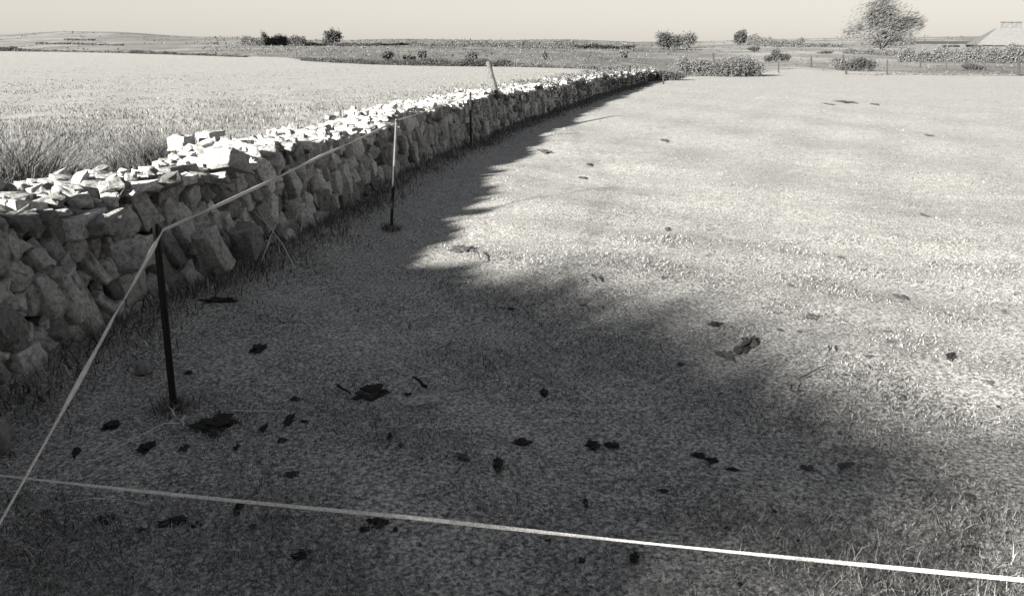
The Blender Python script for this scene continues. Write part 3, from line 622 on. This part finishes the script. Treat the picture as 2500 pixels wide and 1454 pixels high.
# ------------------------------------------------------------------ house and shed
def build_house():
    D = 108.0
    def pt(px, py, d=D): return at_depth(px, py, d)
    o = pt(2385, 150); root = empty("house", (o.x, o.y, o.z - 1), "low pale roofed house at the right edge of the field", "house")
    L = root.location
    fe = pt(2384, 111) - L; fe2 = pt(2620, 113) - L; rl = pt(2433, 71, D + 3.2) - L; rr = pt(2575, 71, D + 3.2) - L; be = pt(2358, 102, D + 7.5) - L; be2 = pt(2600, 104, D + 7.5) - L
    be.z = be2.z = fe.z; 
    def slab(name, quad, mat, th=.12):
        bm = bmesh.new(); q = [Vector(v) for v in quad]; n = (q[1] - q[0]).cross(q[-1] - q[0]).normalized()
        if n.z < 0: n = -n
        a = [bm.verts.new(v + n * th) for v in q]; b = [bm.verts.new(v) for v in q]
        bm.faces.new(a); bm.faces.new(b[::-1])
        for i in range(len(q)): j = (i + 1) % len(q); bm.faces.new((a[i], b[i], b[j], a[j]))
        bmesh.ops.recalc_face_normals(bm, faces=bm.faces[:]); return bm_obj(name, bm, M[mat], root)
    slab("roof", [fe, fe2, rr, rl], 'roof'); s = slab("hip_roof", [be, fe + Vector((-.02, 0, 0)), rl + Vector((-.02, 0, 0))], 'slate'); s['label'] = "grey hipped end of the roof"; slab("back_roof", [be, rl, rr, be2], 'slate')
    z0 = -1.5; bm = bmesh.new(); ins = .25
    c = [Vector((fe.x + ins, fe.y + ins, 0)), Vector((fe2.x - ins, fe2.y + ins, 0)), Vector((be2.x - ins, be2.y - ins, 0)), Vector((be.x + ins, be.y - ins, 0))]
    lo = [bm.verts.new((v.x, v.y, z0)) for v in c]; hi = [bm.verts.new((v.x, v.y, fe.z)) for v in c]
    for i in range(4): j = (i + 1) % 4; bm.faces.new((lo[i], lo[j], hi[j], hi[i]))
    bm.faces.new(hi); bm_obj("wall", bm, M['render'], root)
    for k, f in enumerate((.2, .5, .8)):
        bm = bmesh.new(); q = c[0].lerp(c[1], f); box(bm, (q.x, q.y - .02, fe.z - .75), (.9, .08, .8)); w_ = bm_obj("window", bm, M['dark'], root)
        bm = bmesh.new(); box(bm, (q.x, q.y - .07, fe.z - 1.2), (1.1, .12, .08)); bm_obj("sill", bm, M['roof'], w_)
    bm = bmesh.new(); a = pt(2447, 72, D + 3.4) - L; b = pt(2492, 55, D + 3.4) - L; box(bm, ((a.x + b.x) / 2, rl.y + .3, (a.z + b.z) / 2 - .2), (b.x - a.x, .9, b.z - a.z + .4), None, .05); box(bm, ((a.x + b.x) / 2, rl.y + .3, b.z + .06), (b.x - a.x + .2, 1.1, .14), None, .03)
    bm_obj("chimney", bm, M['slate'], root)
    # low shed
    o = pt(2320, 140, 118); root2 = empty("shed", o, "long low shed with a dark flat roof edge between tree and house", "shed"); L = o
    def ptl(px, py, d): return at_depth(px, py, d) - L
    a = ptl(2268, 103, 116); b = ptl(2372, 105, 116); bm = bmesh.new(); box(bm, ((a.x + b.x) / 2, 0, a.z), (b.x - a.x, 5, .22), None, .03); bm_obj("roof", bm, M['dark_wood'], root2)
    bm = bmesh.new(); box(bm, ((a.x + b.x) / 2, 0, a.z / 2 - 1), (b.x - a.x - .5, 4.4, a.z + 1.7)); bm_obj("wall", bm, M['render'], root2)
    bm = bmesh.new(); box(bm, (a.x + 1.2 + (b.x - a.x) * .25, -2.5, a.z - .42), ((b.x - a.x) * .42, .06, .12)); bm_obj("beam", bm, M['dark_wood'], root2)
build_house()

# ------------------------------------------------------------------ grass
def wall_x(y): return np.interp(y, WXY[:, 1], WXY[:, 0])
def sample_y(y0, y1, p, n):
    """distances with a density that falls off as y ** -p (p > 2)"""
    q = 2 - p; u = rng.uniform(0, 1, n); return (y0 ** q + u * (y1 ** q - y0 ** q)) ** (1 / q)
def pasture(y0, y1, n, h0, h1, wk):
    y = sample_y(y0, y1, 2.3, n); x = rng.uniform(-.62, .62, n) * (.96 * y + .6)
    keep = x > wall_x(y) - .03; x, y = x[keep], y[keep]; n = len(x)
    return np.stack([x, y, gz(x, y) - .004], 1), rng.uniform(h0, h1, n) * np.clip(.9 + .5 * np.sin(x * 2.3 + 1.7 * np.sin(y * 1.9)) * np.sin(y * 3.1 - x * 1.3 + 2 * np.sin(x * 1.1)) + .25 * np.sin(x * 7 + y * 5), .35, 1.7), wk * rng.uniform(.7, 1.4, n) * (y / 3) ** .9
def grass_obj(B, mat, label, lean): tag(blades("pasture_grass", np.concatenate([b[0] for b in B]), np.concatenate([b[1] for b in B]), np.concatenate([b[2] for b in B]), lean, mat), label, "grass", kind="stuff")
grass_obj([pasture(1.9, 7.5, 120000, .008, .032, .0030), pasture(1.9, 2.9, 8000, .03, .07, .0028)], M['blade'], "short grass of the near pasture, thick in the shaded foreground", 1.5)
grass_obj([pasture(5.5, 60, 60000, .008, .022, .0028)], M['blade_far'], "short pale grass of the farther sunlit pasture", 2.0)
# rank grass at the foot of the wall
n = 16000; s = rng.uniform(s_of_y(2.2), s_of_y(40), n); s = s_of_y(2.2) + (s - s_of_y(2.2)) ** 1.0
fx = np.interp(s, WSA, WXY[:, 0]); fy = np.interp(s, WSA, WXY[:, 1]); off = np.abs(rng.normal(0, .22, n)) + .02
tx = np.concatenate([np.full(160, p_[0].x) for p_ in (pA, pB, pC)]) + rng.normal(0, .05, 480); ty = np.concatenate([np.full(160, p_[0].y) for p_ in (pA, pB, pC)]) + rng.normal(0, .05, 480)
fx = np.concatenate([fx + off, tx]); fy = np.concatenate([fy, ty]); off = np.concatenate([off, np.full(480, .35)]); n = len(fx)   # and tufts round the fence posts
P = np.stack([fx, fy, gz(fx, fy)], 1); sc = 1 + np.clip((fy - 8) / 20, 0, 1.5)
tag(blades("wall_foot_grass", P, rng.uniform(.05, .16, n) * np.exp(-off * 1.5), rng.uniform(.003, .007, n) * sc * 1.4, .8, M['weed']), "rank dark grass along the foot of the wall", "grass", kind="stuff")
# long grass of the field beyond the wall
y = sample_y(4.8, 120, 2.6, 190000); x = rng.uniform(-.68, .2, len(y)) * y; keep = x < wall_x(y) - WALL_W; x, y = x[keep], y[keep]; n = len(x)
cl = np.clip(.75 + .35 * np.sin(x * 1.3 + y * .5) * np.sin(y * .9 - x * .4) + .2 * np.sin(x * .31 - y * .12), .35, 1.2)
tag(blades("meadow_grass", np.stack([x, y, gz(x, y) - .01], 1), rng.uniform(.06, .34, n) * cl * (6 / y) ** .8, .0048 * rng.uniform(.6, 1.5, n) * (y / 7) ** 1.05, .7, M['long']), "longer grey grass of the field beyond the wall", "grass", kind="stuff")
# clumps of tall weeds close behind the wall
def weed_clump(x, y, rx, ry, n, hmax, label):
    px_ = rng.normal(0, .42, n) * rx; py_ = rng.normal(0, .42, n) * ry; P = np.stack([px_, py_, np.zeros(n)], 1)
    hh = hmax * rng.uniform(.35, 1, n) * np.exp(-(px_ / rx) ** 2 - (py_ / ry) ** 2)
    o = blades("weed_clump", P, hh, rng.uniform(.004, .012, n), .8, M['weed_dark']); o.location = (x, y, 0); tag(o, label, "weeds", "weed clumps behind the wall")
weed_clump(-4.30, 7.3, .70, .8, 3000, 1.45, "dark tangled clump of tall weeds behind the left end of the wall")
weed_clump(-4.15, 10.2, 1.1, .8, 2800, 1.0, "lower grey clump of weeds behind the wall left of the two bright stones")
weed_clump(-2.7, 13.2, .9, 1.2, 1500, .45, "sparse clump of weeds behind the wall beyond the two bright stones")
# weeds growing out of the wall
n = 16000; s = rng.uniform(s_of_y(5), s_of_y(44), n); y_ = np.interp(s, WSA, WXY[:, 1]); ac = rng.uniform(.1, 1.05, n); pr_ = np.clip((y_ - 6) / 9, .16, 1); k = rng.uniform(0, 1, n) < pr_
s, ac = s[k], ac[k]; fr = [wall_frame(q) for q in s]; hh = np.array([wall_h(q) for q in s])
P = np.array([f[0] + f[2] * a for f, a in zip(fr, ac)]); P[:, 2] = hh - .06 - np.clip(.25 - ac, 0, 1) * rng.uniform(0, 3, len(s)); P[:, 2] = np.clip(P[:, 2], .05, None); sc = 1 + np.clip((P[:, 1] - 8) / 16, 0, 2)
tag(blades("wall_weeds", P, rng.uniform(.07, .24, len(s)), rng.uniform(.005, .010, len(s)) * sc, .8, M['weed']), "tangled weeds and grass growing over the far part of the wall", "weeds", kind="stuff")

# ------------------------------------------------------------------ things lying in the grass
def bit(name, cat, px, py, wp, hp, label, mat='dung', rot=0.0, rag=.62, group=None, seed=None):
    x, y = G(px, py); d = y * CP + EYE * SP; ang = math.atan2(EYE, math.hypot(x, y))
    wp *= .88; hp *= .88; wm = wp * d / FPX; hm = hp * d / FPX; sz = max(.006, min(.45 * hm, .035)); sy = max(.008, (hm - sz * .7) / math.sin(ang)); sy = min(sy, wm * 3 + .05)
    rd = seed if seed is not None else int(px * 7 + py * 13); bm = bmesh.new(); bmesh.ops.create_icosphere(bm, subdivisions=3, radius=.5)
    sd = Vector((rd * .37 % 50, rd * .11 % 30, 0))
    for v in bm.verts:
        p = v.co.normalized(); k = 1 + rag * 1.6 * noise.noise(p * 1.7 + sd) + rag * 1.0 * noise.noise(p * 4.1 + sd) + rag * .5 * noise.noise(p * 9 + sd)
        v.co = Vector((p.x * k * .5 * wm, p.y * k * .5 * sy, (p.z * .5 * k * sz * 1.2 if p.z > 0 else p.z * .15 * sz)))
    bmesh.ops.rotate(bm, cent=(0, 0, 0), matrix=Matrix.Rotation(R(rot), 3, 'Z'), verts=bm.verts[:])
    o = bm_obj(name, bm, M[mat], None, (x, y, float(gz(x, y)) + sz * .05 + .003)); tag(o, label, cat, group); return o
PAT = "dung pats and clods in the grass"
for a in [
 (420, 1276, 66, 30, "leaf shaped black clod with a tail, below the crossing tape at left", 'dung', 18), (481, 1283, 22, 16, "thin black sliver right of the leaf shaped clod", 'dung', 35), (345, 1293, 14, 14, "small black crumb left of the leaf shaped clod", 'dung', 0),
 (255, 1270, 40, 26, "dim ragged dark pat nearest the bottom left under the tape", 'dung', 20), (115, 1250, 20, 12, "small dark crumb beneath the tape near the left edge", 'dung', 0), (582, 1246, 18, 44, "upright black clod just under the crossing tape", 'dung', 0),
 (628, 1206, 12, 16, "small black lump touching the crossing tape", 'dung', 0), (617, 1292, 14, 16, "round black crumb below the upright clod", 'dung', 0), (733, 1365, 30, 36, "hooked black clod near the bottom, left of centre", 'dung', -30),
 (525, 1042, 96, 52, "largest soft dark dung pat, right of the near post's foot", 'dung', 0), (645, 1050, 15, 24, "narrow black clod beside the wedge right of the largest pat", 'dung', 0), (705, 1030, 22, 38, "black wedge shaped clod right of the largest pat", 'dung', 0),
 (741, 1031, 26, 9, "flat dark scrap just right of the wedge shaped clod", 'dung', 5), (578, 1096, 12, 20, "small black clod below the largest pat", 'dung', 0), (690, 1081, 22, 14, "dim crumb below the wedge shaped clod", 'dung', -20),
 (355, 1093, 32, 34, "dark lump left of the largest pat under the near post", 'dung', 0), (450, 1094, 22, 18, "faint dark lump straight below the near post's foot", 'dung', 0), (186, 1095, 14, 32, "slanting dark clod between the slanting tape and the near post", 'dung', 15),
 (720, 970, 28, 14, "curved dark scrap above the wedge shaped clod", 'dung', -20), (714, 1168, 30, 18, "dark scrap just above the crossing tape, left of centre", 'dung', 20), (460, 906, 16, 12, "tiny dark lump right of the near post's shaft", 'dung', 0),
 (630, 855, 32, 30, "black diamond shaped clod in the deep shade of the wall", 'dung', 0), (533, 745, 84, 18, "long flat dark stone at the foot of the wall", 'dung', 0), (270, 1032, 40, 28, "dim dark pat behind the slanting tape", 'dung', 0),
 (905, 950, 76, 42, "ragged black dung pat between the two black sticks", 'dung', 20), (995, 953, 14, 12, "tiny crumb under the thick ended stick", 'dung', 0), (952, 1080, 13, 24, "small kidney shaped black clod in mid foreground", 'dung', 0), (978, 1103, 12, 12, "crumb below the kidney shaped clod", 'dung', 0),
 (1130, 1130, 40, 20, "dim grey pat left of the tall black clod", 'clod', -35), (1215, 1141, 20, 40, "tall bent black clod in the middle of the shade", 'dung', 0), (1275, 1079, 38, 22, "flat black pat with a raised right corner, mid shade", 'dung', 5), (1447, 1075, 30, 32, "round black pat, left one of the pair", 'dung', 0),
 (1494, 1074, 32, 22, "softer dark pat, right one of the pair", 'dung', 0), (1328, 958, 20, 24, "small branching dark scrap above the pair of pats", 'dung', 0), (1430, 1218, 10, 26, "thin upright dark clod just above the crossing tape", 'dung', 0), (1622, 1180, 28, 10, "flat dark scrap left of the long double clod", 'dung', 0),
 (925, 1286, 50, 30, "spiky black clump below the crossing tape, centre left", 'dung', 0), (892, 1301, 34, 16, "curved tail piece left of the spiky clump", 'dung', 25), (966, 1301, 11, 14, "small black crumb right of the spiky clump", 'dung', 0), (1338, 1310, 16, 7, "tiny flat crumb under the middle of the crossing tape", 'dung', 0),
 (1550, 1350, 20, 36, "upright crooked black clod near the bottom, right of centre", 'dung', -15), (1422, 1353, 13, 16, "crumb left of the upright crooked clod", 'dung', 0), (1706, 1099, 34, 18, "left half of the long double black clod", 'dung', -15), (1741, 1111, 30, 17, "right half of the long double black clod", 'dung', -15),
 (1790, 1133, 26, 11, "flat scrap trailing the long double clod", 'dung', -15), (1970, 1137, 32, 15, "dark pat in the half shade at right", 'clod', -15), (2067, 1133, 42, 13, "long dark scrap right of the half shade pat", 'clod', 15), (1892, 1233, 12, 13, "crumb in the right foreground above the tape", 'dung', 0),
 (1777, 1275, 13, 15, "round black crumb above the tape at right of centre", 'dung', 0), (1898, 1300, 15, 10, "crumb close above the tape in the right foreground", 'dung', 0), (1950, 1306, 10, 10, "smaller crumb beside the one close above the tape", 'dung', 0), (1808, 1416, 12, 12, "lone crumb at the bottom right below the tape", 'dung', 0),
 (2367, 1210, 13, 28, "upright dark scrap near the right edge", 'clod', 0), (2380, 1324, 46, 20, "dark pat above the tape at far right", 'clod', 0), (2205, 1437, 90, 18, "broad ragged dark patch at the bottom right corner", 'clod', -8), (2317, 1430, 18, 20, "small dark lump right of the corner patch", 'clod', 0),
 (1747, 785, 30, 18, "black oblong clod lying alone in the sunlit grass", 'dung', -15), (1825, 848, 40, 46, "large grey clod with a black tip in the sunlit grass", 'clod', -35), (1818, 830, 14, 9, "black cap at the tip of the large grey clod", 'dung', 0), (1770, 868, 16, 36, "slanting grey clod left of the large grey one", 'clod', 25),
 (1662, 877, 13, 12, "small grey lump at the edge of the shade", 'clod', 0), (1980, 776, 32, 16, "soft grey smear shaped pat in the sun", 'clod', 20), (1903, 812, 13, 9, "small grey lump below the smear shaped pat", 'clod', 0), (1950, 820, 10, 9, "tiny grey lump right of the small one", 'clod', 0),
 (2318, 881, 18, 26, "dark oval clod with a wispy tail, right sunlit field", 'dung', -30), (2163, 978, 13, 11, "round grey lump, left of two in the sun", 'clod', 0), (2199, 978, 18, 16, "notched dark lump, right of two in the sun", 'clod', 0), (2200, 715, 18, 24, "blurred grey clod far right of the oblong clod", 'clod', 0),
 (2063, 928, 14, 8, "flat grey lump under the long twig", 'clod', 0), (2115, 890, 15, 9, "pale grey lump, lowest of the short column at right", 'clod', 0), (2170, 846, 15, 8, "pale grey lump, middle of the short column at right", 'clod', 0), (2165, 815, 22, 6, "thin grey lump, topmost of the short column at right", 'clod', 0),
 (2437, 996, 9, 7, "tiny black speck near the right edge in the sun", 'dung', 0), (2415, 945, 9, 16, "small upright grey scrap near the right edge", 'clod', 0), (2453, 762, 11, 12, "faint grey lump high at the right edge", 'clod', 0), (1630, 556, 12, 12, "small dark lump in the middle of the sunlit field", 'clod', 0),
 (2257, 529, 13, 10, "lone grey lump in the upper right field", 'clod', 0), (2053, 625, 12, 8, "grey lump below the middle of the sunlit field", 'clod', 0), (1930, 691, 12, 9, "grey lump above the soft smear shaped pat", 'clod', 0), (1619, 683, 12, 9, "faint lump right of the short black stick", 'clod', 0),
 (1622, 345, 16, 9, "dark pat in the upper field right of the shadow", 'clod', 0), (1331, 370, 30, 11, "long grey pat at the edge of the wall's shadow", 'clod', 15), (1440, 404, 14, 8, "grey pat upper of two right of the shadow edge", 'clod', 0), (1422, 432, 18, 8, "grey pat lower of two right of the shadow edge", 'clod', 15),
 (2063, 250, 32, 8, "long grey pat far off in the upper field", 'clod', 0), (2022, 254, 20, 6, "short grey pat just left of the far long one", 'clod', 0), (2137, 258, 13, 8, "round grey pat right of the far long one", 'clod', 0), (2270, 331, 12, 9, "small dark scrap in the upper right field", 'clod', 0), (1250, 743, 16, 7, "small curved dark scrap in the tongue of shade", 'dung', 10), (1128, 606, 60, 22, "dark patch of stubble at the edge of the wall's shadow", 'clod', 0)]:
    px, py, wp, hp, lab, mat, rot = a
    bit("dung_pat" if wp * hp > 500 else "clod", "dung pat" if wp * hp > 500 else "clod", px, py, wp, hp, lab, mat, rot, group=PAT)
def twig(name, cat, pts, label, wpx=4.0, mat='twig', zs_=None, group="twigs and stalks in the grass"):
    P = []; zs_ = zs_ or [.02] * len(pts)
    for (px, py), z in zip(pts, zs_): x, y = G(px, py, z); P.append(Vector((x, y, z + float(gz(x, y)) + .012)))
    d = P[0].y * CP + EYE * SP; r = max(.5 * wpx * d / FPX, .0012); S = []
    for i in range(len(P) - 1):
        for k in range(4): S.append(P[i].lerp(P[i + 1], k / 4) + Vector((random.uniform(-1, 1), random.uniform(-1, 1), random.uniform(0, 1))) * r * .5)
    S.append(P[-1]); o0 = S[0].copy(); bm = bmesh.new(); tube(bm, [s - o0 for s in S], [r * (1 - .6 * i / len(S)) for i in range(len(S))], 6)
    o = bm_obj(name, bm, M[mat], None, o0, smooth=True); tag(o, label, cat, group)
twig("stick", "stick", [(822, 934), (840, 945), (856, 958)], "black stick left of the ragged dung pat", 8, 'dung')
twig("stick", "stick", [(1038, 942), (1028, 930), (1008, 913)], "black stick with a thick lower end, above the pale straw", 11, 'dung')
twig("stick", "stick", [(1448, 676), (1454, 683), (1458, 688)], "short black stick in the sun, left of the field's middle", 7, 'twig')
twig("stalk", "stalk", [(1418, 742), (1430, 740), (1436, 748), (1439, 758)], "hooked dark stalk at the sunlit edge of the tongue of shade", 4, 'twig', [.02, .05, .04, .01])
twig("stalk", "stalk", [(1612, 832), (1615, 842), (1620, 852)], "small forked stalk at the sunlit edge above the shade", 4, 'twig')
twig("stalk", "stalk", [(2020, 866), (2024, 880), (2029, 864)], "small V shaped twig in the right sunlit field", 4, 'twig')
twig("twig", "twig", [(1949, 936), (1975, 925), (1995, 916), (2020, 908)], "long thin straight twig in the right sunlit field", 4, 'twig')
twig("twig", "twig", [(1933, 950), (1927, 963), (1940, 967), (1960, 967)], "hook shaped twig below the long thin one", 4, 'twig')
twig("stalk", "stalk", [(1164, 614), (1170, 624), (1172, 634)], "small dark stalk right of the stubble patch", 4, 'twig')
twig("dry_stalk", "stalk", [(722, 664), (690, 605), (655, 560), (620, 528)], "long pale dry stalk crossing another near the wall foot", 3, 'straw', [.0, .16, .28, .38])
twig("dry_stalk", "stalk", [(640, 650), (660, 590), (680, 545)], "upright pale stalk crossed by the long one at the wall foot", 3, 'straw', [0, .12, .22])
twig("dry_stalk", "stalk", [(735, 580), (742, 535), (762, 490)], "pale bent stalk right of the crossed pair", 3, 'straw', [0, .12, .26])
twig("dry_stalk", "stalk", [(440, 1040), (400, 1040), (330, 1072), (215, 1133)], "long pale arching stalk left of the near post's foot", 3, 'straw', [.02, .05, .05, .02])
twig("dry_stalk", "stalk", [(260, 1078), (230, 1095), (200, 1112)], "short pale stalk beside the long arching one", 3, 'straw')
twig("dry_stalk", "stalk", [(135, 1246), (165, 1232), (225, 1222), (300, 1224), (365, 1234)], "pale bowed stalk under the crossing tape at left", 3, 'straw', [.01, .04, .06, .05, .02])
twig("dry_stalk", "stalk", [(560, 1010), (620, 1011), (700, 1007)], "pale level stalk above the largest dung pat", 3, 'straw')
twig("dry_stalk", "stalk", [(112, 906), (90, 865), (76, 815), (58, 775)], "pale drooping stalk against the near wall face", 3, 'straw', [.1, .24, .36, .46])
twig("dry_stalk", "stalk", [(450, 1050), (447, 1035), (455, 1020)], "short pale stub beside the near post's foot", 5, 'straw', [0, .03, .05])
def wisp(px, py, wp, hp, label, rot):
    x, y = G(px, py); d = y * CP + EYE * SP; L = wp * d / FPX; n = 60; Wm = hp * d / FPX * 1.5
    P = np.stack([rng.uniform(-.4, .4, n) * L, rng.normal(0, .25, n) * Wm, rng.uniform(.008, .03, n)], 1)
    ca, sa = math.cos(R(rot)), math.sin(R(rot)); P = np.stack([P[:, 0] * ca - P[:, 1] * sa, P[:, 0] * sa + P[:, 1] * ca, P[:, 2]], 1)
    me = leaf_mesh("straw_wisp", P, rng.uniform(.3, .6, n) * L, np.tile(np.array([[ca, sa, .05]]), (n, 1)), .1)
    o = link("straw_wisp", me, M['straw'], None, (x, y, float(gz(x, y)) + .015)); tag(o, label, "straw", "pale wisps of straw")
wisp(1030, 985, 80, 20, "largest pale wisp of straw lying in the shade", 20)
wisp(1212, 982, 34, 22, "smaller pale wisp of straw right of the largest", 45)
wisp(1528, 1152, 46, 26, "pale slanting wisp of straw below the pair of pats", 50)
def loose(px, py, dims, label, mat='pale_stone', seed=1, rot=0):
    x, y = G(px, py); bm = rock(seed, dims, .10, 2); o = bm_obj("loose_stone", bm, M[mat], None, (x, y, dims[2] * .32)); o.rotation_euler = (0, 0, R(rot)); tag(o, label, "stone", "loose stones fallen from the wall")
loose(-8, 1085, (.10, .14, .15), "pale fallen stone at the left edge in the dark by the wall", seed=41, rot=20)
loose(350, 905, (.08, .09, .07), "small pale fallen stone left of the near post", seed=42)
